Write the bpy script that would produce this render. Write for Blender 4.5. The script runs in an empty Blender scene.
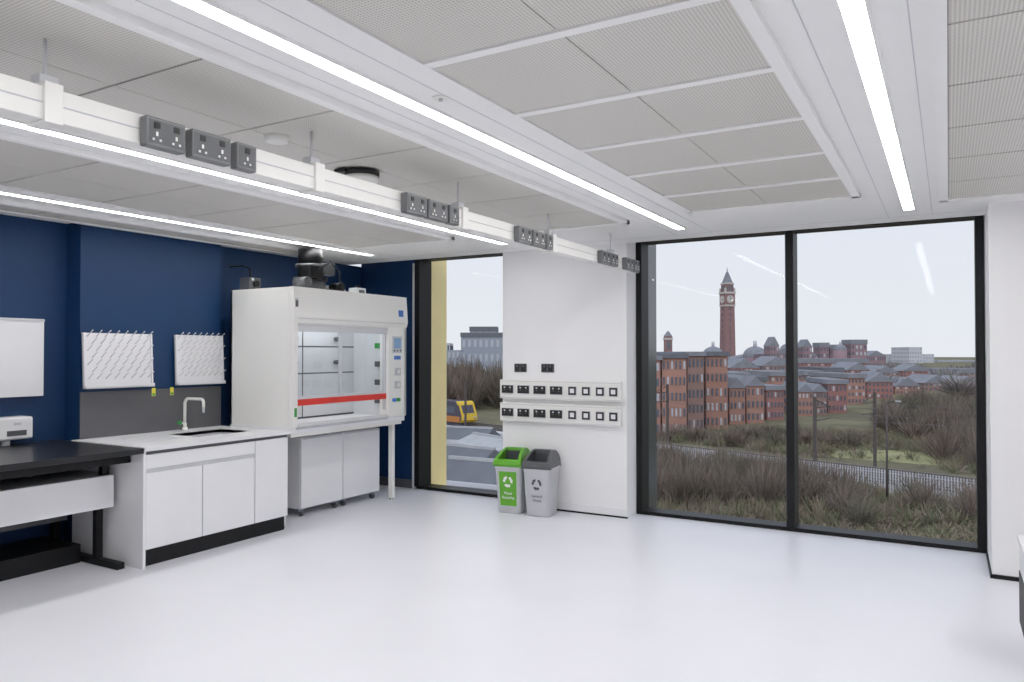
import bpy, bmesh, math, random
from mathutils import Vector, Matrix
random.seed(7)
R=math.radians
scene=bpy.context.scene
scene.view_settings.view_transform='Standard'
scene.view_settings.look='None'
scene.view_settings.gamma=1.12

# ------------------------------------------------------------ materials
def srgb(r,g,b):
    def f(c):
        c/=255.0
        return c/12.92 if c<=0.04045 else ((c+0.055)/1.055)**2.4
    return (f(r),f(g),f(b),1)
def mat(name,col,rough=0.5,metal=0.0,var=0.0,scale=8.0,bump=0.0,bscale=120.0,spec=0.5,emit=None,estr=0,coord='Object'):
    m=bpy.data.materials.new(name); m.use_nodes=True
    nt=m.node_tree; p=nt.nodes['Principled BSDF']
    p.inputs['Base Color'].default_value=col
    p.inputs['Roughness'].default_value=rough
    p.inputs['Metallic'].default_value=metal
    p.inputs['Specular IOR Level'].default_value=spec
    tc=nt.nodes.new('ShaderNodeTexCoord')
    if var>0:
        n=nt.nodes.new('ShaderNodeTexNoise'); n.inputs['Scale'].default_value=scale; n.inputs['Detail'].default_value=5
        nt.links.new(tc.outputs[coord],n.inputs['Vector'])
        r=nt.nodes.new('ShaderNodeValToRGB')
        r.color_ramp.elements[0].position=0.3; r.color_ramp.elements[1].position=0.7
        r.color_ramp.elements[0].color=tuple(c*(1-var) for c in col[:3])+(1,)
        r.color_ramp.elements[1].color=tuple(min(1,c*(1+var)) for c in col[:3])+(1,)
        nt.links.new(n.outputs['Fac'],r.inputs['Fac']); nt.links.new(r.outputs['Color'],p.inputs['Base Color'])
    if bump>0:
        n=nt.nodes.new('ShaderNodeTexNoise'); n.inputs['Scale'].default_value=bscale
        nt.links.new(tc.outputs[coord],n.inputs['Vector'])
        b=nt.nodes.new('ShaderNodeBump'); b.inputs['Strength'].default_value=bump; b.inputs['Distance'].default_value=0.01
        nt.links.new(n.outputs['Fac'],b.inputs['Height']); nt.links.new(b.outputs['Normal'],p.inputs['Normal'])
    if emit:
        p.inputs['Emission Color'].default_value=emit; p.inputs['Emission Strength'].default_value=estr
    return m

M={}
def floor_mat():
    m=mat('vinyl_floor',srgb(230,230,237),0.34,var=0.02,scale=1.3,bump=0.02,bscale=40,spec=0.4)
    nt=m.node_tree; p=nt.nodes['Principled BSDF']; src=p.inputs['Base Color'].links[0].from_socket
    tc=[n for n in nt.nodes if n.type=='TEX_COORD'][0]
    v=nt.nodes.new('ShaderNodeTexNoise'); v.inputs['Scale'].default_value=7; v.inputs['Detail'].default_value=8; v.inputs['Roughness'].default_value=0.75
    r=nt.nodes.new('ShaderNodeValToRGB'); r.color_ramp.elements[0].position=0.70; r.color_ramp.elements[1].position=0.74
    r.color_ramp.elements[0].color=(0,0,0,1); r.color_ramp.elements[1].color=(0.35,0.35,0.35,1)
    mx=nt.nodes.new('ShaderNodeMixRGB'); mx.inputs[2].default_value=srgb(150,140,135)
    nt.links.new(tc.outputs['Object'],v.inputs['Vector']); nt.links.new(v.outputs['Fac'],r.inputs['Fac'])
    nt.links.new(r.outputs['Color'],mx.inputs[0]); nt.links.new(src,mx.inputs[1]); nt.links.new(mx.outputs[0],p.inputs['Base Color'])
    return m
M['floor']=floor_mat()
M['white']=mat('white_paint',srgb(238,237,238),0.6,var=0.01,scale=3,bump=0.03,bscale=300)
M['ceil']=mat('ceiling_white',srgb(243,243,242),0.6,var=0.01,scale=3)
M['blue']=mat('navy_paint',srgb(14,47,86),0.5,var=0.05,scale=2,bump=0.03,bscale=300,spec=0.3)
M['lam']=mat('white_laminate',srgb(231,231,234),0.35,var=0.01,scale=4)
M['metalw']=mat('white_powder_coat',srgb(234,233,229),0.35,var=0.01,scale=6)
M['black']=mat('black_frame',srgb(10,11,14),0.5,var=0.1,scale=5,spec=0.25)
M['blackg']=mat('dark_gloss_frame',srgb(52,58,64),0.15,var=0.1,scale=5)
M['btop']=mat('black_worktop',srgb(26,27,30),0.28,var=0.1,scale=20,spec=0.35)
M['grey']=mat('grey_panel',srgb(82,82,86),0.5,var=0.04,scale=6)
M['grey2']=mat('socket_grey',srgb(104,106,108),0.4,metal=0.2,var=0.04,scale=6)
M['steel']=mat('stainless',srgb(170,180,190),0.25,metal=0.8,var=0.05,scale=9)
M['lgrey']=mat('light_grey',srgb(196,198,202),0.4,var=0.02,scale=6)
M['liner']=mat('hood_liner',srgb(214,217,220),0.4,var=0.02,scale=6)
M['red']=mat('red_strip',srgb(215,45,34),0.4,var=0.03,scale=8)
M['green']=mat('green_plastic',srgb(88,164,30),0.35,var=0.04,scale=9)
M['dgrey']=mat('dark_grey_plastic',srgb(72,74,78),0.4,var=0.05,scale=9)
M['binw']=mat('bin_body',srgb(190,192,196),0.4,var=0.02,scale=9)
M['dark']=mat('dark_hole',srgb(12,12,14),0.6,var=0.1,scale=9)
M['gold']=mat('gold_fin',srgb(248,228,160),0.5,var=0.04,scale=3)
M['yellow']=mat('yellow_label',srgb(225,215,60),0.5,var=0.03,scale=9)
M['bluel']=mat('blue_label',srgb(60,110,190),0.5,var=0.03,scale=9)
M['screen']=mat('screen',srgb(120,160,200),0.3,var=0.1,scale=60)
M['grn']=mat('green_cap',srgb(40,150,60),0.4,var=0.03,scale=9)
M['led']=mat('led_diffuser',(1,1,1,1),0.5,var=0.001,emit=(1,0.99,0.985,1),estr=23.5)
M['lamp']=mat('hood_lamp',(1,1,1,1),0.5,var=0.001,emit=(1,1,1,1),estr=5)

def perf():
    m=mat('perforated_metal',srgb(196,194,188),0.5)
    nt=m.node_tree; p=nt.nodes['Principled BSDF']
    tc=nt.nodes.new('ShaderNodeTexCoord')
    v=nt.nodes.new('ShaderNodeTexVoronoi'); v.inputs['Scale'].default_value=78; v.inputs['Randomness'].default_value=0
    v.voronoi_dimensions='2D'
    nt.links.new(tc.outputs['Object'],v.inputs['Vector'])
    r=nt.nodes.new('ShaderNodeValToRGB'); r.color_ramp.elements[0].position=0.26; r.color_ramp.elements[1].position=0.36
    r.color_ramp.elements[0].color=srgb(172,170,163); r.color_ramp.elements[1].color=srgb(216,213,206)
    nt.links.new(v.outputs['Distance'],r.inputs['Fac']); nt.links.new(r.outputs['Color'],p.inputs['Base Color'])
    return m
M['perf']=perf()
def glass(name,tint,base,edge):
    m=bpy.data.materials.new(name); m.use_nodes=True; nt=m.node_tree
    for n in list(nt.nodes): nt.nodes.remove(n)
    o=nt.nodes.new('ShaderNodeOutputMaterial'); mix=nt.nodes.new('ShaderNodeMixShader')
    t=nt.nodes.new('ShaderNodeBsdfTransparent'); t.inputs['Color'].default_value=tint
    g=nt.nodes.new('ShaderNodeBsdfGlossy'); g.inputs['Roughness'].default_value=0.02
    f=nt.nodes.new('ShaderNodeLayerWeight'); f.inputs['Blend'].default_value=0.5
    pw=nt.nodes.new('ShaderNodeMath'); pw.operation='POWER'; pw.inputs[1].default_value=4
    ml=nt.nodes.new('ShaderNodeMath'); ml.operation='MULTIPLY_ADD'; ml.inputs[1].default_value=edge; ml.inputs[2].default_value=base
    nt.links.new(f.outputs['Facing'],pw.inputs[0]); nt.links.new(pw.outputs[0],ml.inputs[0])
    nt.links.new(ml.outputs[0],mix.inputs[0]); nt.links.new(t.outputs[0],mix.inputs[1]); nt.links.new(g.outputs[0],mix.inputs[2])
    nt.links.new(mix.outputs[0],o.inputs['Surface'])
    return m
M['glass']=glass('window_glass',(0.985,0.985,0.99,1),0.009,0.2)
M['sash']=glass('sash_glass',(0.80,0.83,0.86,1),0.05,0.5)

# ------------------------------------------------------------ mesh builder
class B:
    def __init__(s,name): s.name=name; s.bm=bmesh.new(); s.mats=[]
    def mi(s,m):
        m=M[m] if isinstance(m,str) else m
        if m not in s.mats: s.mats.append(m)
        return s.mats.index(m)
    def _fin(s,verts,m,mtx=None,smooth=False):
        i=s.mi(m); fs=set()
        for v in verts:
            for f in v.link_faces: fs.add(f)
        for f in fs: f.material_index=i; f.smooth=smooth
        if mtx is not None: bmesh.ops.transform(s.bm,matrix=mtx,verts=list(verts))
    def box(s,x0,x1,y0,y1,z0,z1,m,bev=0,mtx=None):
        if x0>x1: x0,x1=x1,x0
        r=bmesh.ops.create_cube(s.bm,size=1); vs=r['verts']
        for v in vs:
            v.co=Vector(((x0+x1)/2+v.co.x*(x1-x0),(y0+y1)/2+v.co.y*(y1-y0),(z0+z1)/2+v.co.z*(z1-z0)))
        if bev>0:
            es=set(e for v in vs for e in v.link_edges)
            rr=bmesh.ops.bevel(s.bm,geom=list(es),offset=bev,segments=2,affect='EDGES',profile=0.5)
            vs=list(set(rr['verts'])|set(v for f in rr['faces'] for v in f.verts))
            seen=set(vs); st=list(vs)
            while st:
                v=st.pop()
                for e in v.link_edges:
                    w=e.other_vert(v)
                    if w not in seen: seen.add(w); st.append(w)
            vs=list(seen)
        s._fin(vs,m,mtx); return vs
    def cyl(s,p0,p1,r0,m,r1=None,seg=20,smooth=True,mtx=None):
        p0=Vector(p0); p1=Vector(p1); r1=r0 if r1 is None else r1
        d=p1-p0; L=d.length
        r=bmesh.ops.create_cone(s.bm,cap_ends=True,cap_tris=False,segments=seg,radius1=r0,radius2=max(r1,1e-5),depth=L)
        q=d.to_track_quat('Z','Y').to_matrix().to_4x4(); q.translation=(p0+p1)/2
        bmesh.ops.transform(s.bm,matrix=q,verts=r['verts'])
        s._fin(r['verts'],m,mtx,False)
        if smooth:
            for v in r['verts']:
                for f in v.link_faces:
                    if len(f.verts)==4: f.smooth=True
    def sph(s,c,r,m,sc=(1,1,1),mtx=None):
        q=bmesh.ops.create_uvsphere(s.bm,u_segments=24,v_segments=14,radius=r)
        for v in q['verts']: v.co=Vector((c[0]+v.co.x*sc[0],c[1]+v.co.y*sc[1],c[2]+v.co.z*sc[2]))
        s._fin(q['verts'],m,mtx,True)
    def poly(s,pts,m):
        vs=[s.bm.verts.new(p) for p in pts]; f=s.bm.faces.new(vs); f.material_index=s.mi(m); return f
    def prism(s,prof,axis,a,b,m,mtx=None):
        def P(u,v,w):
            return {'x':(w,u,v),'y':(u,w,v),'z':(u,v,w)}[axis]
        va=[s.bm.verts.new(P(u,v,a)) for u,v in prof]; vb=[s.bm.verts.new(P(u,v,b)) for u,v in prof]
        fs=[s.bm.faces.new(va),s.bm.faces.new(vb[::-1])]
        n=len(prof)
        for i in range(n): fs.append(s.bm.faces.new([va[i],vb[i],vb[(i+1)%n],va[(i+1)%n]]))
        bmesh.ops.recalc_face_normals(s.bm,faces=fs)
        i=s.mi(m)
        for f in fs: f.material_index=i
        if mtx is not None: bmesh.ops.transform(s.bm,matrix=mtx,verts=va+vb)
        return va+vb
    def tube(s,pts,r,m,seg=10):
        pts=[Vector(p) for p in pts]; rings=[]
        for i,p in enumerate(pts):
            d=(pts[min(i+1,len(pts)-1)]-pts[max(i-1,0)]).normalized()
            q=d.to_track_quat('Z','Y')
            rings.append([s.bm.verts.new(p+q@Vector((r*math.cos(2*math.pi*k/seg),r*math.sin(2*math.pi*k/seg),0))) for k in range(seg)])
        idx=s.mi(m); fs=[]
        for a,b in zip(rings,rings[1:]):
            best=min(range(seg),key=lambda o:(b[o].co-a[0].co).length)
            b2=b[best:]+b[:best]; b[:]=b2
            for k in range(seg): fs.append(s.bm.faces.new([a[k],a[(k+1)%seg],b[(k+1)%seg],b[k]]))
        fs.append(s.bm.faces.new(rings[0][::-1])); fs.append(s.bm.faces.new(rings[-1]))
        bmesh.ops.recalc_face_normals(s.bm,faces=fs)
        for f in fs: f.material_index=idx; f.smooth=True
    def loft(s,secs,m,rad=0.05,n=6):
        rings=[]
        for (z,w,d,cx,cy) in secs:
            ring=[]
            for (sx,sy,a0) in ((1,1,0),(-1,1,90),(-1,-1,180),(1,-1,270)):
                for k in range(n+1):
                    a=R(a0+90*k/n)
                    ring.append(s.bm.verts.new((cx+sx*(w/2-rad)+rad*math.cos(a),cy+sy*(d/2-rad)+rad*math.sin(a),z)))
            rings.append(ring)
        fs=[]; N=len(rings[0])
        for a,b in zip(rings,rings[1:]):
            for k in range(N): fs.append(s.bm.faces.new([a[k],a[(k+1)%N],b[(k+1)%N],b[k]]))
        for f in fs: f.smooth=True
        fs.append(s.bm.faces.new(rings[0][::-1])); fs.append(s.bm.faces.new(rings[-1]))
        i=s.mi(m)
        for f in fs: f.material_index=i
    def done(s,mtx=None):
        me=bpy.data.meshes.new(s.name); s.bm.to_mesh(me); s.bm.free()
        for m in s.mats: me.materials.append(m)
        o=bpy.data.objects.new(s.name,me); scene.collection.objects.link(o)
        if mtx is not None: o.matrix_world=mtx
        return o

# ------------------------------------------------------------ room shell
CZ=2.67
b=B('floor'); b.box(-6.5,3.2,-1.8,7.3,-0.2,0,'floor'); b.done()
b=B('ceiling'); b.box(-6.5,3.2,-1.8,6.86,CZ,CZ+0.25,'ceil'); b.box(-6.5,3.2,6.86,7.3,2.76,CZ+0.25,'ceil'); b.done()
b=B('wall_left'); b.box(-6.5,-6.3,-1.8,7.3,0,CZ,'blue'); b.box(-6.3,-6.1,3.5,4.86,0,CZ,'blue'); b.done()
b=B('wall_right'); b.box(3.0,3.2,-1.8,6.35,0,CZ,'white'); b.done()
b=B('wall_front'); b.box(-6.3,3.0,-1.8,-1.6,0,CZ,'white'); b.done()
b=B('wall_back')
b.box(-6.3,-5.44,7.1,7.3,0,2.76,'blue')
b.box(-4.10,-2.70,6.85,7.3,0,2.76,'white')
b.box(0.255,3.2,6.35,7.3,0,2.76,'white')
b.done()
b=B('baseboard_back')
b.box(-4.11,-2.69,6.838,6.85,0,0.018,'black'); b.box(-4.11,-2.69,6.84,6.85,0.018,0.09,'lam')
b.box(0.243,3.0,6.338,6.35,0,0.03,'black')
b.box(0.243,0.255,6.35,7.08,0,0.03,'black')
b.done()
b=B('baseboard_left'); b.box(-6.3,-5.46,7.085,7.1,0,0.1,'dgrey'); b.done()

# windows
def pane(b,xa,xb):
    b.poly([(xa,7.2,0.035),(xb,7.2,0.035),(xb,7.2,2.70),(xa,7.2,2.70)],'glass')
b=B('window_1')
x0,x1=-2.70,0.25
b.box(x0,x1,7.10,7.3,-0.0,0.035,'black'); b.box(x0,x1,7.10,7.3,2.70,2.76,'black')
b.box(x0,x0+0.06,7.10,7.3,0.035,2.70,'black'); b.box(x1-0.06,x1,7.08,7.3,0.035,2.70,'black')
b.box(-1.265,-1.20,7.08,7.3,0.035,2.70,'black',0.003)
b.box(-1.285,-1.265,7.16,7.22,0.035,2.70,'dgrey')
b.box(x0+0.03,x0+0.06,7.3,7.54,-0.2,2.9,'blackg')
pane(b,x0+0.06,-1.265); pane(b,-1.2,x1-0.06)
b.done()
b=B('window_2')
x0,x1=-5.44,-4.10
b.box(x0,x1,7.10,7.3,0,0.035,'black'); b.box(x0,x1,7.10,7.3,2.70,2.76,'black')
b.box(x0,x0+0.07,7.06,7.3,0.035,2.70,'black'); b.box(x1-0.05,x1,7.10,7.3,0.035,2.70,'black')
b.box(x0-0.03,x0-0.0,7.06,7.099,0,2.66,'lgrey')
pane(b,x0+0.07,x1-0.05)
b.done()
b=B('facade_fin'); b.box(-5.43,-5.37,7.301,7.62,-1,3.3,'gold',0.004); b.done()

# ceiling rafts
def raft(x0,x1,y0,y1,ribs):
    b=B('ceiling_raft'); z0=CZ-0.03; zt=CZ-0.0005
    w=0.05
    b.box(x0,x0+w,y0,y1,z0,zt,'ceil'); b.box(x1-w,x1,y0,y1,z0,zt,'ceil')
    b.box(x0,x1,y1-w,y1,z0,zt,'ceil'); b.box(x0,x1,y0,y0+w,z0,zt,'ceil')
    n=max(1,round((y1-y0)/0.66)); st=(y1-y0)/n
    xm=(x0+x1)/2
    for i in range(n):
        a=y0+i*st; c=a+st
        g=0.003
        if ribs:
            b.box(x0+w,x1-w,c-0.022,c+0.022 if i<n-1 else c,z0+0.001,zt,'ceil')
            a2=a+0.022; c2=c-0.022
        else: a2=a+g; c2=c-g
        b.box(x0+w+g,xm-g,a2+g,c2-g,z0+0.008,zt,'perf'); b.box(xm+g,x1-w-g,a2+g,c2-g,z0+0.008,zt,'perf')
    b.box(x0+w,x1-w,y0+w,y1-w,CZ-0.008,CZ-0.001,'grey')
    return b.done()
raft(-1.68,-0.50,0.2,5.5,True)
raft(-3.42,-2.22,-0.9,5.7,False)
raft(-5.15,-3.93,-0.9,5.7,False)
raft(-0.045,1.2,0.2,5.95,False)
raft(-6.05,-5.68,-0.9,5.7,False)

def strip(x,y0,y1):
    b=B('linear_ceiling_light')
    b.box(x-0.045,x-0.034,y0,y1,CZ-0.012,CZ-0.0005,'ceil'); b.box(x+0.034,x+0.045,y0,y1,CZ-0.012,CZ-0.0005,'ceil')
    b.box(x-0.045,x+0.045,y1,y1+0.011,CZ-0.012,CZ-0.0005,'ceil')
    b.box(x-0.034,x+0.034,y0,y1,CZ-0.009,CZ-0.0006,'led')
    b.done()
for x in (-0.245,-1.97,-3.73,-5.41): strip(x,-1.0,6.26)
strip(1.5,-1.0,6.2)
b=B('trim_1')   # fine joints of the ceiling bulkheads
for x in (-0.40,-1.80,-2.12,-3.53,-5.25,-5.58,-0.10):
    b.box(x-0.002,x+0.002,-1,6.6,CZ-0.0012,CZ-0.0002,'lgrey')
b.box(-6.1,3,6.60,6.604,CZ-0.0012,CZ-0.0002,'lgrey')
b.done()

# ceiling devices
b=B('ceiling_sensor')
c=(-2.9,3.27)
b.cyl((c[0],c[1],CZ-0.03),(c[0],c[1],CZ-0.06),0.10,'dark'); b.cyl((c[0],c[1],CZ-0.085),(c[0],c[1],CZ-0.058),0.095,'metalw'); b.sph((c[0],c[1],CZ-0.08),0.088,'metalw',(1,1,0.38))
b.box(c[0]-0.1,c[0]-0.02,c[1]-0.12,c[1]-0.05,CZ-0.05,CZ-0.03,'dark')
b.done()
b=B('smoke_detector'); b.cyl((-2.80,2.55,CZ-0.05),(-2.80,2.55,CZ-0.022),0.05,'metalw',0.062); b.done()
for (x,y) in ((-1.83,2.55),):
    b=B('sprinkler_head'); b.cyl((x,y,CZ-0.006),(x,y,CZ),0.035,'metalw'); b.cyl((x,y,CZ-0.016),(x,y,CZ-0.005),0.009,'lgrey'); b.done()

# ------------------------------------------------------------ suspended service beam
b=B('suspended_service_beam')
bx0,bx1=-2.64,-2.55
b.box(bx0,bx1,-0.6,6.8,2.365,2.475,'metalw',0.004)
b.box(bx1,bx1+0.004,-0.6,6.79,2.418,2.422,'lgrey')
for y in (0.14,1.365,2.575,3.8,5.0,6.2):
    b.cyl((-2.595,y,2.47),(-2.595,y,CZ),0.006,'lgrey',seg=8)
    b.box(bx0-0.012,bx1+0.014,y-0.03,y+0.03,2.355,2.49,'metalw',0.003)
    b.box(-2.62,-2.57,y-0.03,y+0.03,2.49,2.52,'lgrey')
    b.cyl((-2.595,y,CZ-0.01),(-2.595,y,CZ),0.02,'metalw',seg=12)
def dsock(y0,y1):
    X=bx1+0.004; za,zb=2.355,2.465
    b.box(X,X+0.045,y0,y1,za,zb,'grey2',0.006)
    n=1 if (y1-y0)<0.11 else 2
    F=X+0.0455
    w=(y1-y0)/n
    b.box(F-0.0005,F+0.001,y0+0.008,y1-0.008,za+0.012,zb-0.012,'dgrey')
    for k in range(n):
        c=y0+w*(k+0.5)
        b.box(F,F+0.004,c-0.012,c+0.012,za+0.068,za+0.09,'dark')
        b.box(F,F+0.003,c-0.004,c+0.004,za+0.04,za+0.055,'metalw')
        b.box(F,F+0.003,c-0.018,c-0.010,za+0.022,za+0.030,'metalw')
        b.box(F,F+0.003,c+0.010,c+0.018,za+0.022,za+0.030,'metalw')
for (a,c) in ((1.67,1.83),(1.86,2.04),(2.07,2.17),(3.18,3.36),(3.38,3.56),(3.58,3.68),(4.40,4.58),(4.60,4.78),(4.80,4.90),(5.80,5.98),(6.0,6.16),(6.35,6.53),(6.55,6.68)):
    dsock(a,c)
b.done()

# ------------------------------------------------------------ sink bench unit
b=B('sink_bench_unit')
fx=-5.17
sx0,sx1,sy0,sy1=-5.82,-5.42,4.10,4.66
ty0,ty1=3.44,4.862
b.box(-6.099,sx0,ty0,ty1,0.87,0.9,'lam'); b.box(sx1,-5.14,ty0,ty1,0.87,0.9,'lam')
b.box(sx0,sx1,ty0,sy0,0.87,0.9,'lam'); b.box(sx0,sx1,sy1,ty1,0.87,0.9,'lam')
b.box(sx0,sx1,sy0,sy1,0.80,0.81,'lgrey')
b.box(sx0-0.004,sx0,sy0,sy1,0.80,0.898,'lgrey'); b.box(sx1,sx1+0.004,sy0,sy1,0.80,0.898,'lgrey')
b.box(sx0,sx1,sy0-0.004,sy0,0.80,0.898,'lgrey'); b.box(sx0,sx1,sy1,sy1+0.004,0.80,0.898,'lgrey')
b.cyl((-5.62,4.38,0.808),(-5.62,4.38,0.814),0.04,'dgrey')
for k in range(6): b.box(-5.80,-5.44,3.68+k*0.06,3.69+k*0.06,0.8995,0.901,'lgrey')
b.box(-6.08,-5.16,ty0,ty0+0.022,0.0,0.87,'lam',0.001)
b.box(-6.05,fx-0.02,ty0+0.022,ty1,0.13,0.69,'lam'); b.box(-5.40,fx-0.02,ty0+0.022,ty1,0.69,0.87,'lam')
b.box(-6.0,fx-0.05,ty0+0.022,ty1,0.0,0.13,'black')
d0,d1,d2,d3=3.465,3.96,4.485,4.858
g=0.004
for (a,c) in ((d0,d1),(d1,d2)): b.box(fx-0.02,fx,a+g,c-g,0.135,0.70,'lam',0.002)
b.box(fx-0.02,fx,d0+g,d2-g,0.735,0.84,'lam',0.002)
b.box(fx-0.021,fx-0.012,d0,d2,0.70,0.735,'lgrey')
b.box(fx-0.02,fx,d2+g,d3-g,0.135,0.84,'lam',0.002)
b.box(fx-0.0205,fx-0.015,d0,d3,0.13,0.87,'grey')
b.done()
b=B('splashback_panel'); b.box(-6.099,-6.085,3.5,4.86,0.9,1.28,'grey'); b.done()

# tap
b=B('lab_tap')
tx,ty=-5.97,4.38
b.cyl((tx,ty,0.9),(tx,ty,0.93),0.025,'metalw'); b.cyl((tx,ty,0.93),(tx,ty,0.97),0.016,'metalw')
pts=[(tx,ty,0.96),(tx,ty,1.14)]
for k in range(1,9):
    a=R(180-90*k/8*1.0); pts.append((tx+0.05+0.05*math.cos(a),ty,1.14+0.05*math.sin(a)))
pts+= [(tx+0.22,ty,1.19)]
for k in range(1,9):
    a=R(90-90*k/8); pts.append((tx+0.22+0.035*math.cos(a),ty,1.155+0.035*math.sin(a)))
pts.append((tx+0.255,ty,1.12))
b.tube(pts,0.013,'metalw')
b.cyl((tx+0.255,ty,1.07),(tx+0.255,ty,1.12),0.009,'lgrey',0.013)
b.tube([(tx,ty,0.965),(tx+0.01,ty-0.05,0.975)],0.007,'metalw'); b.cyl((tx+0.01,ty-0.075,0.975),(tx+0.01,ty-0.045,0.975),0.016,'grn')
b.done()

# drying racks
def rack(y0,y1):
    b=B('drying_rack'); w=y1-y0; h=0.46
    tilt=Matrix.Translation((-6.085,y0,1.765))@Matrix.Rotation(R(-3),4,'Y')
    b.box(0,0.012,0,w,-h,0,'lam',0.003,tilt)
    b.box(0.0,0.03,0,0.012,-h,0,'lam',0,tilt); b.box(0.0,0.03,w-0.012,w,-h,0,'lam',0,tilt)
    b.box(0.012,0.05,0,w,-h,-h+0.012,'lam',0,tilt); b.box(0.04,0.05,0,w,-h,-h+0.03,'lam',0,tilt)
    rows=7
    for r in range(rows):
        n=8 if r%2==0 else 7
        for k in range(n):
            y=(k+0.5+(0 if r%2==0 else 0.5))*w/8; z=-0.03-r*0.058
            p0=tilt@Vector((0.01,y,z)); p1=tilt@Vector((0.085,y+0.004,z+0.045))
            b.cyl(p0,p1,0.0035,'lgrey',seg=6); b.sph(p1,0.005,'lam')
    for y in (0.12,w-0.12):
        p=tilt@Vector((0.012,y,-h)); b.box(-6.084,p.x,p.y-0.02+0,p.y+0.02,p.z,p.z+0.02,'lgrey')
    b.done()
rack(3.505,4.11); rack(4.345,4.855)
for y in (4.13,4.31):
    b=B('safety_label'); b.box(-6.084,-6.082,y,y+0.035,1.22,1.29,'yellow'); b.box(-6.082,-6.0815,y+0.004,y+0.03,1.225,1.245,'grn'); b.done()

# ------------------------------------------------------------ black bench
b=B('black_lab_bench')
b.box(-6.29,-5.15,0.3,3.438,0.855,0.895,'btop',0.003)
b.box(-6.29,-5.3,0.35,3.43,0.78,0.854,'black')
b.box(-5.50,-5.46,0.4,3.40,0.44,0.68,'lam',0.003)
b.box(-6.2,-5.50,0.4,3.40,0.44,0.68,'lgrey')
for y in (0.45,1.9,3.36):
    b.box(-5.55,-5.50,y-0.025,y+0.025,0.68,0.80,'black')
    b.box(-5.62,-5.57,y-0.025,y+0.025,0.05,0.44,'black'); b.box(-6.2,-6.15,y-0.025,y+0.025,0.05,0.80,'black')
    b.box(-6.2,-5.3,y-0.03,y+0.03,0.0,0.05,'black',0.004)
b.box(-6.25,-5.75,0.35,3.32,0.0,0.14,'black')
b.box(-6.0,-5.95,0.35,3.33,0.30,0.34,'dgrey')
b.done()
b=B('wall_cupboard'); b.box(-6.298,-6.23,0.9,3.29,1.26,1.87,'lam',0.003); b.box(-6.229,-6.222,0.9,3.29,1.85,1.868,'lgrey'); b.box(-6.2295,-6.227,2.2,2.205,1.27,1.86,'grey'); b.done()
b=B('paper_towel_dispenser'); b.box(-6.298,-6.14,2.9,3.17,0.94,1.11,'lam',0.015); b.box(-6.1395,-6.137,2.98,3.12,0.97,1.01,'dgrey'); b.box(-6.139,-6.136,3.03,3.08,1.05,1.07,'lgrey'); b.cyl((-6.2,3.0,0.895),(-6.2,3.0,0.94),0.03,'lgrey'); b.done()

# ------------------------------------------------------------ fume cupboard
b=B('fume_cupboard')
Y0,Y1=4.87,6.50; XB,XF=-5.96,-5.12
b.box(XB,XF-0.062,Y0,Y0+0.03,0.92,2.2,'metalw')
b.box(XF-0.062,XF+0.0,Y0,Y0+0.055,0.92,2.2,'metalw',0.006)
b.box(XB,XF,Y1-0.03,Y1,0.92,2.2,'metalw',0.003)
b.box(XF-0.12,XF,6.20,Y1-0.002,0.92,2.2,'metalw',0.008)
b.box(XB,XF-0.01,Y0+0.002,Y1-0.002,2.17,2.204,'metalw')
b.box(XB,XB+0.02,Y0,Y1,0.92,2.2,'metalw')
b.prism([(XF-0.02,1.86),(XF+0.005,1.88),(XF+0.02,1.93),(XF+0.0,2.206),(XF-0.05,2.206),(XF-0.05,1.86)],'y',Y0-0.002,Y1+0.002,'metalw')
b.box(XF-0.06,XF-0.015,Y0+0.05,6.2,1.80,1.858,'lgrey')
b.box(XF+0.018,XF+0.022,Y0+0.05,Y1-0.05,1.915,1.92,'lgrey')
b.box(XB,-5.14,Y0-0.005,Y1,0.865,0.92,'lam',0.004)
b.prism([(-5.14,0.90),(-5.10,0.93),(-5.16,0.955),(-5.20,0.95),(-5.2,0.92)],'y',Y0+0.05,6.2,'lgrey')
b.box(-5.80,-5.785,Y0+0.03,6.44,0.94,1.38,'liner'); b.box(-5.80,-5.785,Y0+0.03,6.44,1.395,1.66,'liner'); b.box(-5.80,-5.785,Y0+0.03,6.44,1.675,2.10,'liner')
b.box(-5.784,-5.78,5.62,5.63,0.94,2.1,'dgrey')
b.box(-5.9,-5.2,Y0+0.03,6.44,2.10,2.11,'liner')
b.box(-5.7,-5.4,5.0,6.1,2.085,2.099,'lamp')
b.box(XB+0.02,-5.8,Y0+0.03,6.44,0.92,2.1,'dgrey')
b.box(-5.785,-5.24,6.40,6.44,0.92,2.1,'liner')
for (y,z) in ((5.12,1.75),(5.12,1.5),(5.12,1.25),(5.5,1.75),(5.5,1.5),(6.1,1.75),(6.1,1.5)):
    b.cyl((-5.785,y,z),(-5.74,y,z),0.024,'dgrey',seg=12)
for z in (1.05,1.25,1.45,1.65):
    b.box(-5.45,-5.38,6.36,6.40,z,z+0.06,'grn' if z>1.6 else 'dgrey',0.004)
b.box(-5.185,-5.155,Y0+0.055,Y0+0.075,1.0,1.86,'lgrey'); b.box(-5.185,-5.155,6.18,6.2,1.0,1.86,'lgrey')
b.poly([(-5.172,Y0+0.075,1.17),(-5.172,6.18,1.17),(-5.172,6.18,1.86),(-5.172,Y0+0.075,1.86)],'sash')
b.box(-5.19,-5.15,5.52,5.535,1.17,1.86,'lgrey')
b.box(-5.195,-5.145,Y0+0.055,6.2,1.115,1.175,'red',0.006)
b.box(-5.195,-5.15,Y0+0.055,6.2,1.175,1.20,'lgrey')
b.box(-5.145,-5.13,5.3,5.75,1.105,1.118,'lgrey',0.003)
F=XF+0.001
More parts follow.
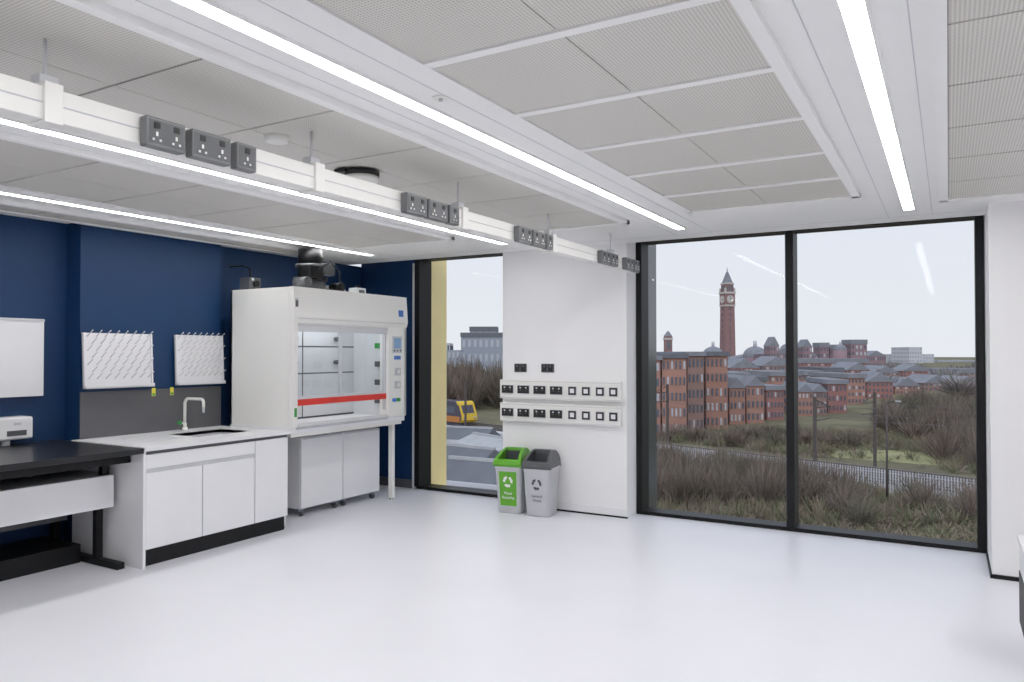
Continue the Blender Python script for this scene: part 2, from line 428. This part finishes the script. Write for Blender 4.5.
b.box(F,F+0.006,6.26,6.42,1.60,1.78,'lgrey',0.003); b.box(F+0.006,F+0.009,6.285,6.395,1.65,1.76,'screen')
for k in range(3): b.cyl((F+0.005,6.29+0.05*k,1.625),(F+0.011,6.29+0.05*k,1.625),0.011,'dgrey',seg=12)
b.box(F,F+0.004,6.29,6.40,1.53,1.57,'bluel')
b.box(F,F+0.02,6.30,6.385,1.36,1.44,'lgrey',0.004); b.box(F,F+0.02,6.30,6.385,1.22,1.30,'lgrey',0.004)
for z in (1.40,1.26): b.cyl((F+0.02,6.342,z),(F+0.026,6.342,z),0.02,'metalw',seg=14)
b.cyl((F,6.35,1.10),(F+0.03,6.35,1.10),0.02,'grn',seg=14); b.cyl((F,6.28,1.10),(F+0.03,6.28,1.10),0.02,'bluel',seg=14)
b.box(XF+0.012,XF+0.016,6.35,6.43,1.99,2.06,'bluel')
b.box(F,F+0.012,Y0+0.005,Y0+0.045,1.98,2.1,'lgrey'); b.box(F+0.012,F+0.014,Y0+0.01,Y0+0.04,2.02,2.08,'dgrey')
b.box(F,F+0.004,Y0+0.01,Y0+0.04,1.02,1.10,'grn')
for y in (Y0+0.03,Y1-0.03):
    b.box(-5.32,-5.27,y-0.025,y+0.025,0.0,0.865,'metalw',0.003); b.box(-5.93,-5.88,y-0.025,y+0.025,0,0.865,'metalw',0.003)
    b.box(-5.88,-5.32,y-0.02,y+0.02,0.80,0.864,'metalw')
    b.cyl((-5.295,y,0),(-5.295,y,0.012),0.03,'dgrey',seg=12)
b.box(-5.22,-5.17,Y0+0.02,Y1-0.02,0.83,0.864,'metalw')
b.done()

def mob(y0,y1):
    b=B('mobile_under_bench_cabinet'); x0,x1=-5.93,-5.44
    b.box(x0,x1-0.02,y0,y1,0.08,0.775,'lam',0.003); b.box(x1-0.02,x1,y0+0.003,y1-0.003,0.085,0.772,'lam',0.003)
    b.box(x1,x1+0.006,y0+0.02,y1-0.02,0.755,0.77,'lgrey')
    for x in (x0+0.05,x1-0.06):
        for y in (y0+0.06,y1-0.06):
            b.cyl((x,y-0.012,0.033),(x,y+0.012,0.033),0.033,'dgrey',seg=16); b.box(x-0.02,x+0.02,y-0.018,y+0.018,0.045,0.079,'steel')
    b.done()
mob(5.28,5.86); mob(5.867,6.44)

b=B('extract_damper_unit')
cx,cy=-5.55,5.50
b.cyl((cx,cy,2.206),(cx,cy,2.34),0.15,'dgrey'); b.cyl((cx,cy,2.33),(cx,cy,2.36),0.17,'black')
b.cyl((cx,cy,2.36),(cx,cy,2.46),0.13,'black'); b.cyl((cx,cy,2.46),(cx,cy,2.49),0.15,'dgrey'); b.cyl((cx,cy,2.49),(cx,cy,CZ-0.03),0.125,'black')
b.box(cx+0.06,cx+0.2,cy-0.2,cy-0.02,2.34,2.46,'black',0.006); b.box(cx+0.1,cx+0.18,cy+0.02,cy+0.16,2.38,2.5,'dgrey',0.006)
b.cyl((cx+0.05,cy-0.24,2.29),(cx+0.22,cy-0.24,2.29),0.05,'dgrey',seg=16); b.cyl((cx+0.1,cy+0.2,2.27),(cx+0.24,cy+0.2,2.27),0.045,'black',seg=16)
b.tube([(cx+0.2,cy-0.1,2.42),(cx+0.27,cy,2.5),(cx+0.25,cy+0.15,2.42),(cx+0.1,cy+0.3,2.22)],0.008,'black',6)
b.done()
b=B('control_box'); b.box(-5.94,-5.80,4.95,5.09,2.206,2.33,'dgrey',0.006); b.cyl((-5.80,5.02,2.27),(-5.77,5.02,2.27),0.03,'black'); b.cyl((-5.80,4.985,2.31),(-5.785,4.985,2.31),0.012,'lgrey',seg=10); b.tube([(-5.87,5.02,2.33),(-5.87,5.02,2.42),(-6.0,5.05,2.46),(-6.2,5.05,2.46)],0.008,'black',6); b.done()
b=B('control_box'); b.box(-5.5,-5.38,6.0,6.14,2.206,2.29,'lgrey',0.006); b.box(-5.379,-5.375,6.03,6.11,2.22,2.27,'dgrey'); b.cyl((-5.44,6.07,2.29),(-5.44,6.07,2.32),0.02,'black',seg=10); b.done()
b=B('service_pipe')
b.tube([(-6.22,6.75,0.0),(-6.22,6.75,2.3),(-6.22,6.70,2.35),(-6.22,6.2,2.38)],0.02,'lgrey')
for z in (0.5,1.4,2.1): b.box(-6.299,-6.2,6.72,6.78,z,z+0.02,'dgrey')
b.done()

# ------------------------------------------------------------ dado trunking on pier
def dado(z0,z1):
    b=B('socket_trunking')
    b.box(-4.10,-2.74,6.79,6.849,z0,z1,'metalw',0.006)
    b.box(-4.10,-2.74,6.787,6.79,z0+0.012,z0+0.016,'lgrey'); b.box(-4.10,-2.74,6.787,6.79,z1-0.016,z1-0.012,'lgrey')
    zc=(z0+z1)/2
    for x in (-4.00,-3.81,-3.62,-3.43):
        b.box(x-0.073,x+0.073,6.778,6.79,zc-0.045,zc+0.045,'lgrey',0.003)
        b.box(x-0.068,x+0.068,6.774,6.7785,zc-0.04,zc+0.04,'dark')
        for k in (-0.033,0.033):
            b.box(x+k-0.008,x+k+0.008,6.771,6.775,zc+0.012,zc+0.026,'lgrey')
            b.box(x+k-0.003,x+k+0.003,6.772,6.775,zc-0.012,zc+0.0,'grey2')
    for x in (-3.25,-3.10,-2.95,-2.81):
        b.box(x-0.048,x+0.048,6.778,6.79,zc-0.046,zc+0.046,'lgrey',0.003)
        b.box(x-0.041,x+0.041,6.774,6.7785,zc-0.040,zc+0.040,'dark')
        b.box(x-0.022,x+0.022,6.770,6.775,zc-0.022,zc+0.022,'lam')
    b.done()
dado(1.125,1.32); dado(0.885,1.08)
for x in (-3.88,-3.56):
    b=B('wall_socket'); b.box(x-0.073,x+0.073,6.838,6.8495,1.40,1.49,'dgrey',0.003)
    for k in (-0.035,0.035):
        b.box(x+k-0.026,x+k+0.026,6.834,6.839,1.41,1.48,'dark'); b.box(x+k-0.008,x+k+0.008,6.831,6.835,1.455,1.47,'grey2')
    b.done()

# ------------------------------------------------------------ bins
def bin_(cx,cy,rot,lid,lab,txt,hole='dark'):
    mt=Matrix.Translation((cx,cy,0))@Matrix.Rotation(rot,4,'Z')@Matrix.Scale(0.87,4,Vector((1,0,0)))@Matrix.Scale(0.87,4,Vector((0,1,0)))@Matrix.Scale(0.955,4,Vector((0,0,1)))
    name='recycling_bin' if lid=='green' else 'general_waste_bin'
    b=B(name)
    b.loft([(0.0,0.27,0.27,0,0),(0.03,0.285,0.285,0,0),(0.46,0.33,0.36,0,0),(0.475,0.345,0.375,0,0),(0.50,0.345,0.375,0,0)],'binw',0.045,6)
    hv=[]
    prof=[(-0.19,0.49),(-0.205,0.515),(-0.195,0.55),(-0.13,0.60),(-0.05,0.638),(0.03,0.662),(0.09,0.668),(0.14,0.655),(0.175,0.62),(0.188,0.57),(0.188,0.49)]
    hv+=b.prism(prof,'x',-0.172,-0.132,lid); hv+=b.prism(prof,'x',0.132,0.172,lid)
    hv+=b.prism([(-0.19,0.49),(-0.205,0.515),(-0.195,0.55),(-0.165,0.567),(-0.14,0.50),(-0.14,0.49)],'x',-0.135,0.135,lid)
    hv+=b.prism([(0.09,0.49),(0.05,0.64),(0.05,0.664),(0.09,0.668),(0.14,0.655),(0.175,0.62),(0.188,0.57),(0.188,0.49)],'x',-0.135,0.135,lid)
    b.box(-0.134,0.134,-0.145,0.09,0.49,0.503,hole)
    hv+=b.prism([(0.06,0.50),(0.045,0.635),(0.052,0.635),(0.09,0.50)],'x',-0.131,0.131,'dgrey')
    for v in hv:
        if v.co.z>0.5: v.co.x*=1-0.30*((v.co.z-0.5)/0.168)**1.8
    def fy(z): return -(0.1425+(z-0.03)/0.43*0.0375)-0.002
    lz0,lz1=0.08,0.44
    if lab: b.poly([(-0.10,fy(lz0),lz0),(0.10,fy(lz0),lz0),(0.11,fy(lz1),lz1),(-0.11,fy(lz1),lz1)],lab)
    o=b.done(mt)
    fg='white' if lab=='green' else 'dgrey'
    def textm(s,z,size):
        c=bpy.data.curves.new('label_text','FONT'); c.body=s; c.size=size; c.align_x='CENTER'; c.extrude=0.0006
        t=bpy.data.objects.new('label_text',c); scene.collection.objects.link(t); c.materials.append(M[fg])
        t.parent=o
        t.matrix_local=Matrix.Translation((0,fy(z)-0.002,z))@Matrix.Rotation(R(90)+math.atan(0.0375/0.43),4,'X')
    for i,s in enumerate(txt): textm(s,0.20-0.045*i,0.04)
    s=B('label_symbol')
    for k in range(3):
        a=R(90+120*k)
        def pt(r,ang):
            z=0.335+r*math.sin(ang); return Vector((r*math.cos(ang),fy(z)-0.0015,z))
        a1=a+R(12);a2=a+R(78);a3=a+R(105)
        s.poly([pt(0.058,a1),pt(0.062,(a1+a2)/2),pt(0.058,a2),pt(0.036,a2),pt(0.036,a1)],fg)
        s.poly([pt(0.068,a2),pt(0.047,a3),pt(0.026,a2)],fg)
    so=s.done(); so.parent=o
bin_(-3.825,6.60,R(8),'green','green',['Mixed','Recycling'])
bin_(-3.50,6.60,R(8),'dgrey',None,['General','Waste'])

# right edge trolley
b=B('drawer_trolley')
b.box(0.33,0.85,4.55,5.03,0.10,0.56,'lam',0.004)
b.box(0.32,0.86,4.54,5.04,0.56,0.59,'lam',0.004)
b.box(0.326,0.33,4.57,5.01,0.12,0.40,'dark')
b.box(0.35,0.83,4.546,4.55,0.13,0.33,'dgrey'); b.box(0.35,0.83,4.546,4.55,0.34,0.54,'lgrey')
for x in (0.37,0.81):
    for y in (4.6,4.98): b.cyl((x-0.012,y,0.045),(x+0.012,y,0.045),0.045,'dark',seg=16); b.box(x-0.02,x+0.02,y-0.02,y+0.02,0.05,0.1,'steel')
b.done()

# ------------------------------------------------------------ OUTSIDE
GZ=-10.0; TH=R(30.2); CS,SN=math.cos(TH),math.sin(TH)
def at(t,d):
    r=t*d; return (CS*r-SN*d, SN*r+CS*d)
def T(px): return (px-512)/750.0
def om(name,c,var=0.12,scale=0.4,rough=0.9): return mat(name,srgb(*c),rough,var=var,scale=scale,spec=0.1)
O={'ora':om('brick_orange',(168,126,112)),'bro':om('brick_brown',(150,122,114)),'red':om('brick_red',(158,112,106)),  # brick colours lightened, so distance haze is painted into them
'mar':om('brick_maroon_hazed',(150,124,130),0.06,0.1),'far':om('far_beige',(200,200,206),0.04,0.1),'farg':om('far_grey_hazed',(154,160,172),0.05,0.1),  # far tones blended toward haze in the colour itself
'slate':om('slate_roof',(132,134,142)),'win':om('dark_windows',(94,100,112),0.2,2,0.6),'winl':om('light_windows',(184,188,196),0.1,2,0.5),
'beige':om('render_beige',(182,168,156)),'tow':om('tower_brick',(144,112,112),0.08,0.3),'cream':om('tower_stone',(194,186,182),0.05,0.3),
'conc':om('concrete',(174,175,178),0.08,1),'concd':om('dark_roof',(106,109,116),0.1,1),'ball':om('ballast',(120,113,106),0.15,2),'rail':om('rail_steel',(88,82,80),0.1,2)}
tpx,tpy=at(T(460),119); TA=math.atan2(-0.5,1.0)+R(8)
tm=Matrix.Translation((tpx,tpy,GZ))@Matrix.Rotation(TA,4,'Z')
def tl(x,y):
    dx,dy=x-tpx,y-tpy; return (dx*math.cos(TA)+dy*math.sin(TA), -dx*math.sin(TA)+dy*math.cos(TA))
def ground():
    m=mat('scrub_ground',srgb(110,100,70),0.95,spec=0.05); nt=m.node_tree; p=nt.nodes['Principled BSDF']
    tc=nt.nodes.new('ShaderNodeTexCoord'); n=nt.nodes.new('ShaderNodeTexNoise'); n.inputs['Scale'].default_value=0.12; n.inputs['Detail'].default_value=10; n.inputs['Roughness'].default_value=0.7
    r=nt.nodes.new('ShaderNodeValToRGB'); e=r.color_ramp.elements
    e[0].position=0.35; e[0].color=srgb(98,92,80); e[1].position=0.65; e[1].color=srgb(130,126,100)
    k=e.new(0.5); k.color=srgb(110,106,84)
    nt.links.new(tc.outputs['Object'],n.inputs['Vector']); nt.links.new(n.outputs['Fac'],r.inputs['Fac']); nt.links.new(r.outputs['Color'],p.inputs['Base Color'])
    return m
b=B('ground_outside'); b.box(-2500,2500,12,2500,GZ-0.5,GZ,ground()); b.done()

footprints=[]
def blk(name,p0,p1,d,ytop,wall,rows=4,cols=6,rot=0,dep=14,roof=None,win='win',base=GZ,gable=0):
    t0,t1=T(p0),T(p1); w=(t1-t0)*d; zt=1.6+(353-ytop)*d/750
    x,y=at((t0+t1)/2,d); footprints.append((t0-0.01,t1+0.01,d-2,d+dep+3))
    mt=Matrix.Translation((x,y,0))@Matrix.Rotation(TH+R(rot),4,'Z')
    b=B(name); b.box(-w/2,w/2,0,dep,base,zt,O[wall])
    if gable: b.prism([(-w/2-0.3,zt),(0,zt+gable),(w/2+0.3,zt)],'y',-0.2,dep+0.2,O[roof or 'slate'])
    elif roof: b.box(-w/2-0.3,w/2+0.3,-0.3,dep+0.3,zt,zt+d*0.006,O[roof])
    H=zt-base; fh=H/rows; fw=w/cols
    for r in range(rows):
        for c in range(cols):
            cx=-w/2+(c+0.5)*fw; z=base+(r+0.3)*fh
            b.box(cx-fw*0.22,cx+fw*0.22,-0.10,0.02,z,z+fh*0.5,O[win] if random.random()>0.25 else O['winl'])
    nc=max(2,int(dep/fw))
    for sx in (-1,1):
        for r in range(rows):
            for c in range(nc):
                cy=(c+0.5)*dep/nc; z=base+(r+0.3)*fh
                b.box(sx*w/2-0.08,sx*w/2+0.08,cy-dep/nc*0.22,cy+dep/nc*0.22,z,z+fh*0.5,O[win])
    return b.done(mt)
N='brick_apartment_building'
blk(N,634,660,104,360,'ora',5,5,-6,roof='slate')
blk(N,662,686,104,358,'ora',5,6,-6,roof='concd')
blk(N,687,704,110,356,'bro',5,4,10,roof='slate')
blk(N,706,727,114,356,'ora',5,5,-8,roof='concd')
blk(N,729,745,122,388,'ora',3,4,5,gable=1.6)
blk(N,746,764,124,386,'ora',3,4,5,gable=1.6)
blk(N,728,748,150,377,'bro',4,5,-5,roof='slate')
blk(N,749,766,152,381,'beige',4,5,-5,roof='concd')
blk(N,766,784,130,390,'red',3,5,8,roof='slate')
blk(N,770,800,170,376,'ora',4,7,8,roof='slate')
blk(N,798,812,138,392,'ora',3,4,-6,gable=1.5)
blk(N,813,826,140,392,'bro',3,4,-6,gable=1.5)
blk(N,828,846,145,384,'red',3,5,-6,roof='slate')
blk(N,846,866,170,378,'ora',4,5,12,roof='slate')
blk(N,868,892,190,382,'red',3,6,-8,gable=2.5)
blk(N,802,822,200,375,'bro',4,5,5,roof='slate')
blk(N,823,843,205,372,'ora',4,5,5,roof='concd')
blk(N,895,920,210,386,'ora',2,6,0,gable=2.5)
blk(N,924,950,230,383,'bro',2,6,0,gable=2.5)
blk(N,952,985,240,384,'ora',2,8,0,gable=2.5)
blk(N,846,870,280,370,'red',3,6,6,gable=3)
blk(N,872,900,300,373,'bro',3,8,6,gable=3)
blk(N,903,930,320,371,'red',3,7,-4,gable=3)
blk(N,934,975,330,373,'bro',2,10,-4,roof='slate')
blk(N,640,700,260,364,'red',3,10,0,20,roof='slate')
blk(N,730,760,300,368,'red',3,8,0,20,gable=4)
blk(N,762,792,310,366,'bro',3,8,0,20,gable=4)
U='university_building'
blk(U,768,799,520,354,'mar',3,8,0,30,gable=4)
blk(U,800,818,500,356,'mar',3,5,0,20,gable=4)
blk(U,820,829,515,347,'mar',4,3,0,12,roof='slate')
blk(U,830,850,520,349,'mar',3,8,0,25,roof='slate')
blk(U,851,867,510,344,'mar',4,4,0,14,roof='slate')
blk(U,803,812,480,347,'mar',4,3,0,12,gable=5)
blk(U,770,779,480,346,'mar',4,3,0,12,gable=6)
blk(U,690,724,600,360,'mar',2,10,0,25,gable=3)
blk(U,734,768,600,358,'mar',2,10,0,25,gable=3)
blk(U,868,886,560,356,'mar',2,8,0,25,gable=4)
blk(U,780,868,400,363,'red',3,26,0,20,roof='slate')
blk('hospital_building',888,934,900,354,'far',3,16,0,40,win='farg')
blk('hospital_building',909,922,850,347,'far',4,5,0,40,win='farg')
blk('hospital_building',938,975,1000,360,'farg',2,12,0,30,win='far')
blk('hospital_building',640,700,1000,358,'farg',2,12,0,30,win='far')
def dome(px,d,r,y):
    x,yy=at(T(px),d); z=1.6+(353-y)*d/750
    b=B('domed_roof'); b.cyl((x,yy,GZ),(x,yy,z),r*1.0,O['mar'],seg=16); b.sph((x,yy,z),r,O['slate'],(1,1,0.9)); b.cyl((x,yy,z+r*0.85),(x,yy,z+r*1.35),r*0.15,O['far'],seg=8); b.done()
dome(713,560,8,356); dome(755,560,9,357); dome(788,540,6,351); dome(840,470,4,350)
# clock tower
x,y=at(T(727.5),780)
b=B('clock_tower')
def sec(z0,z1,w0,w1,m): b.cyl((0,0,z0),(0,0,z1),w0*1.414,m,w1*1.414,seg=4,smooth=False)
sec(GZ,50,6.0,5.3,O['tow']); sec(50,51.5,6.0,6.0,O['cream']); sec(51.5,63,5.7,5.7,O['tow']); sec(63,65,6.4,6.4,O['cream'])
sec(65,73,4.8,4.6,O['tow']); sec(73,74.5,5.1,5.1,O['cream']); sec(74.5,86,4.1,0.8,O['slate']); sec(86,91,0.5,0.1,O['slate'])
for a in range(4):
    mt=Matrix.Rotation(R(45+90*a),4,'Z')
    b.cyl((0,-5.8,57.3),(0,-6.1,57.3),4.0,O['cream'],seg=24,mtx=mt)
    b.box(-0.25,0.25,-6.3,-6.1,57.3,60.6,O['concd'],mtx=mt); b.box(-0.25,2.2,-6.3,-6.1,57.1,57.5,O['concd'],mtx=mt)
    for k in (-2.4,0,2.4): b.box(k-0.7,k+0.7,-4.9,-4.3,66,71.5,O['concd'],mtx=mt)
    for k in (-1,1): b.box(k*5.0-0.5,k*5.0+0.5,-6.1,-5.0,65,69,O['cream'],mtx=mt)
    for z in range(-2,50,6): b.box(-0.5,0.5,-6.1,-5.2,z,z+2.6,O['concd'],mtx=mt)
b.done(Matrix.Translation((x,y,0))@Matrix.Rotation(TH+R(45+14),4,'Z'))
x,y=at(T(668),420)
b=B('brick_chimney_tower'); b.box(-2,2,-2,2,GZ,11,O['tow']); b.box(-2.4,2.4,-2.4,2.4,9,10,O['cream']); b.cyl((0,0,11),(0,0,14),2.6,O['slate'],0.3,seg=4,smooth=False); b.box(-1,1,-2.1,-1.9,4,8,O['concd']); b.done(Matrix.Translation((x,y,0))@Matrix.Rotation(TH,4,'Z'))
footprints.append((T(660),T(676),410,430))

# left window: modern buildings
blk('modern_office_building',461,512,330,337,'farg',3,9,0,30,win='winl',roof='concd')
blk('modern_office_building',470,497,330.1,331,'farg',1,4,0,20,win='winl',roof='concd',base=8.7)
blk('modern_office_building',430,460,300,350,'farg',3,7,0,20,win='winl')
blk('modern_office_building',436,450,360,343,'far',3,4,0,20)

# vegetation (merged twig meshes)
def okveg(x,y,t,d,near=7.5):
    lx,ly=tl(x,y)
    if abs(ly)<near or (near>0 and -9<ly<-6): return False
    for (a,b_,c,e) in footprints:
        if a<t<b_ and c<d<e: return False
    return True
def veg(name,items,cols):
    vs=[];fs=[];mi=[]
    mats=[om(name+'_leaf_%d'%i,c,0.15,1.0) for i,c in enumerate(cols)]
    for (x,y,h,w,n,bw,up) in items:
        k=random.randrange(len(mats))
        for i in range(n):
            a=random.uniform(0,2*math.pi); rr=math.sqrt(random.random())*w; hh=h*(random.uniform(0.35,1.0))*(1-0.35*(rr/w)**2)
            bx=x+math.cos(a)*rr*0.35*up; by=y+math.sin(a)*rr*0.35*up; bz=GZ+hh*random.uniform(0,0.55)
            tx=x+math.cos(a)*rr; ty=y+math.sin(a)*rr; tz=GZ+hh
            q=random.uniform(0,math.pi); ox=math.cos(q)*bw; oy=math.sin(q)*bw
            n0=len(vs); vs+= [(bx-ox,by-oy,bz),(bx+ox,by+oy,bz),(tx+ox*0.4,ty+oy*0.4,tz),(tx-ox*0.4,ty-oy*0.4,tz)]
            fs.append((n0,n0+1,n0+2,n0+3)); mi.append(k if random.random()<0.7 else random.randrange(len(mats)))
    me=bpy.data.meshes.new(name); me.from_pydata(vs,[],fs)
    for m in mats: me.materials.append(m)
    me.polygons.foreach_set('material_index',mi); me.update()
    o=bpy.data.objects.new(name,me); scene.collection.objects.link(o)
items=[]
for i in range(3600):
    d=random.uniform(36,108); t=random.uniform(0.15,0.66); x,y=at(t,d)
    lx,ly=tl(x,y)
    if 7<ly<20 and 0.42<t<0.57 and random.random()<0.85: continue
    if not okveg(x,y,t,d): continue
    k=0.6 if d<50 else 1
    items.append((x,y,random.uniform(0.5,1.8)*k,random.uniform(0.5,1.5),34,0.035,1))
veg('scrub_shrubs',items,[(128,114,98),(138,126,106),(116,120,88),(112,100,88),(144,132,116),(104,110,84)])
items=[]
def tree_item(d0,d1,t0,t1,n,near,h0,h1,w0,w1,nb,bw):
    for i in range(n):
        d=random.uniform(d0,d1); t=random.uniform(t0,t1); x,y=at(t,d)
        if not okveg(x,y,t,d,near): continue
        if abs(t-T(886))<0.035 and 50<d<66: continue
        items.append((x,y,random.uniform(h0,h1),random.uniform(w0,w1),nb,bw,1))
tree_item(98,150,0.50,0.68,100,10,3,5.5,2,4,200,0.06)
tree_item(92,101,0.17,0.46,60,9,1.4,2.8,2,3,170,0.05)
tree_item(56,76,0.17,0.42,120,10,2.2,4.2,1.5,2.8,200,0.03)
tree_item(50,62,0.42,0.66,34,10,1.8,3.2,1.2,2.2,170,0.03)
tree_item(72,90,0.55,0.68,16,10,3,5.5,1.5,3,200,0.04)
tree_item(150,210,-0.13,0.01,60,12,7,12.5,3,6,220,0.13)
veg('bare_trees',items,[(118,104,94),(106,96,86),(126,112,102),(98,96,82),(132,120,110)])
items=[]
tree_item(190,480,0.18,0.46,60,10,3,4.8,5,8,150,0.26)
tree_item(190,480,0.46,0.68,60,10,4.5,7.5,5,8,150,0.26)
veg('distant_trees',items,[(138,132,132),(128,126,124),(144,134,132),(122,124,118)])  # tree colours greyed to paint in the haze of distance
b=B('grass_field'); pts=[(0.42,84),(0.60,76),(0.59,84),(0.52,90),(0.43,89)]
b.poly([(*at(t,d),GZ+0.02) for t,d in pts],om('grass',(148,148,106),0.2,0.6)); b.done()

# railway
b=B('railway_track')
b.box(-120,150,-5.5,5.5,0.0,0.12,O['ball'])
for s in (-3.9,-2.4,-0.72,0.72,2.4,3.9): b.box(-120,150,s-0.05,s+0.05,0.12,0.28,O['rail'])
for k in range(-100,150,1):
    for s in (-3.15,0,3.15): b.box(k*1.0-0.12,k*1.0+0.12,s-1.2,s+1.2,0.12,0.15,O['ball'])
b.done(tm)
b=B('palisade_fence')
for i in range(420): b.box(30+i*0.22-0.05,30+i*0.22+0.05,-7.62,-7.58,0,1.9,O['far'])
for z in (0.4,1.6): b.box(30,122.4,-7.56,-7.52,z,z+0.06,O['conc'])
b.done(tm)
for X in (9.6,35.6,61.6,87.6):
    b=B('catenary_mast')
    for s in (-6.3,6.3):
        b.box(X-0.12,X+0.12,s-0.12,s+0.12,0.0,7.6,O['rail'])
        sg=-1 if s>0 else 1
        b.tube([(X,s,6.6),(X,s+sg*3.0,6.6)],0.06,O['rail'],6); b.tube([(X,s,7.4),(X,s+sg*2.8,6.6)],0.05,O['rail'],6)
        b.tube([(X,s,5.4),(X,s+sg*3.0,5.5)],0.05,O['rail'],6)
    b.done(tm)
b=B('overhead_wires')
for s in (-3.15,3.15):
    b.tube([(20,s,5.45),(140,s,5.45)],0.015,O['concd'],5); b.tube([(20,s,6.6),(140,s,6.6)],0.015,O['concd'],5)
b.done(tm)
for (px,d,yt) in ((886,58,402),):
    x,y=at(T(px),d); zt=1.6+(353-yt)*d/750
    b=B('lamp_post'); b.cyl((x,y,GZ),(x,y,zt),0.1,O['rail'],0.06,seg=8); b.tube([(x,y,zt-0.1),(x+0.3,y,zt+0.05),(x+0.8,y,zt+0.08)],0.05,O['rail'],6); b.box(x+0.6,x+1.0,y-0.12,y+0.12,zt+0.04,zt+0.14,O['conc']); b.done()
# train
b=B('passenger_train')
yel=om('train_yellow',(226,188,72),0.05); orn=om('train_orange',(200,130,74),0.05); pur=om('train_dark',(84,82,94),0.05)
b.prism([(-14,0.7),(2.0,0.7),(2.5,1.2),(2.3,2.2),(1.6,3.7),(1.0,4.0),(-14,4.0)],'y',-1.5,1.5,pur)
b.prism([(2.0,0.75),(2.56,1.15),(2.40,2.2),(2.2,2.2),(2.2,0.8)],'y',-1.5,1.5,yel)
for s in (-1,1): b.prism([(2.36,2.1),(1.72,3.6),(1.55,3.6),(2.2,2.1)],'y',s*1.5,s*1.15,yel)
b.prism([(1.75,3.45),(1.6,3.75),(1.2,4.03),(0.9,4.03),(1.4,3.45)],'y',-1.51,1.51,yel)
for s in (-1,1):
    b.box(-14,0.6,s*1.51-0.02,s*1.51+0.02,2.2,3.2,O['win']); b.box(-14,1.9,s*1.52-0.02,s*1.52+0.02,0.8,1.7,orn)
    b.sph((2.5,s*1.0,1.5),0.2,O['conc'])
b.box(-14,1.5,-1.2,1.2,0.28,0.7,O['concd'])
for k in range(1,4):
    xa,xb=-14.6-(k-1)*20,-14-k*20
    b.box(xb,xa,-1.5,1.5,0.7,3.9,pur); b.box(xb+0.4,xa-0.4,-1.53,1.53,2.2,3.2,O['win']); b.box(xb+0.4,xa-0.4,-1.54,1.54,0.8,1.7,orn)
    b.box(xb+1,xa-1,-1.2,1.2,0.28,0.7,O['concd'])
b.done(tm)
# station buildings and ramps below the narrow window
def shed(t,d,w,l,h,rot,wall,roof,rise=1.2):
    x,y=at(t,d); b=B('station_building')
    b.box(-w/2,w/2,-l/2,l/2,0,h,O[wall]); b.prism([(-w/2-0.4,h),(0,h+rise),(w/2+0.4,h)],'y',-l/2-0.4,l/2+0.4,O[roof])
    b.box(-w/2-0.5,-w/2-0.3,-l/2-0.5,l/2+0.5,h-0.1,h+0.2,O['far']); b.box(w/2+0.3,w/2+0.5,-l/2-0.5,l/2+0.5,h-0.1,h+0.2,O['far'])
    b.box(-0.15,0.15,-l/2-0.4,l/2+0.4,h+rise-0.1,h+rise+0.12,O['conc'])
    n=int(l/3)
    for k in range(n):
        yy=-l/2+l*(k+0.5)/n
        b.box(-w/2-0.05,w/2+0.05,yy-0.9,yy+0.9,h*0.35,h*0.8,O['win'])
    b.box(-w*0.25,w*0.25,-l/2-0.06,-l/2,h*0.1,h*0.75,O['win'])
    b.done(Matrix.Translation((x,y,GZ))@Matrix.Rotation(TH+R(rot),4,'Z'))
shed(-0.10,80,5,12,2.6,70,'conc','concd'); shed(-0.085,61,4.5,9,2.6,52,'conc','concd',1.6); shed(-0.022,70,4,7,3.0,35,'concd','conc',0.8); shed(-0.03,54,3.6,6,2.4,62,'far','concd',1.5); shed(-0.10,49,4,6,1.6,30,'concd','conc',1.2)
x,y=at(-0.06,99); b=B('retaining_wall'); b.box(-26,8,-0.4,0.4,0,1.5,O['conc']); b.box(-26,8,-0.6,0.6,1.5,1.7,O['far'])
for k in range(-6,3): b.box(k*4-0.2,k*4+0.2,-0.6,-0.4,0,1.5,O['concd'])
b.done(Matrix.Translation((x,y,GZ))@Matrix.Rotation(TA,4,'Z'))

# ------------------------------------------------------------ world + soft hazy sun (behind the building)
w=bpy.data.worlds.new('overcast_sky'); scene.world=w; w.use_nodes=True; nt=w.node_tree
bg=nt.nodes['Background']; tc=nt.nodes.new('ShaderNodeTexCoord'); sp=nt.nodes.new('ShaderNodeSeparateXYZ'); r=nt.nodes.new('ShaderNodeValToRGB')
nt.links.new(tc.outputs['Generated'],sp.inputs[0]); nt.links.new(sp.outputs['Z'],r.inputs['Fac']); nt.links.new(r.outputs['Color'],bg.inputs['Color'])
e=r.color_ramp.elements; e[0].position=0.0; e[0].color=srgb(228,232,238); e[1].position=0.5; e[1].color=srgb(208,220,240)
bg.inputs['Strength'].default_value=1.03
sd=bpy.data.lights.new('hazy_sun','SUN'); sd.energy=0.9; sd.angle=R(60); so=bpy.data.objects.new('hazy_sun',sd); scene.collection.objects.link(so)
so.rotation_euler=(R(42),0,R(20))

# ------------------------------------------------------------ camera
cd=bpy.data.cameras.new('camera'); cam=bpy.data.objects.new('camera',cd); scene.collection.objects.link(cam)
cd.lens=26.37; cd.sensor_width=36; cd.clip_end=5000; cd.clip_start=0.05
cam.location=(0,0,1.6); cam.rotation_euler=(R(90.92),0,R(30.2))
scene.camera=cam
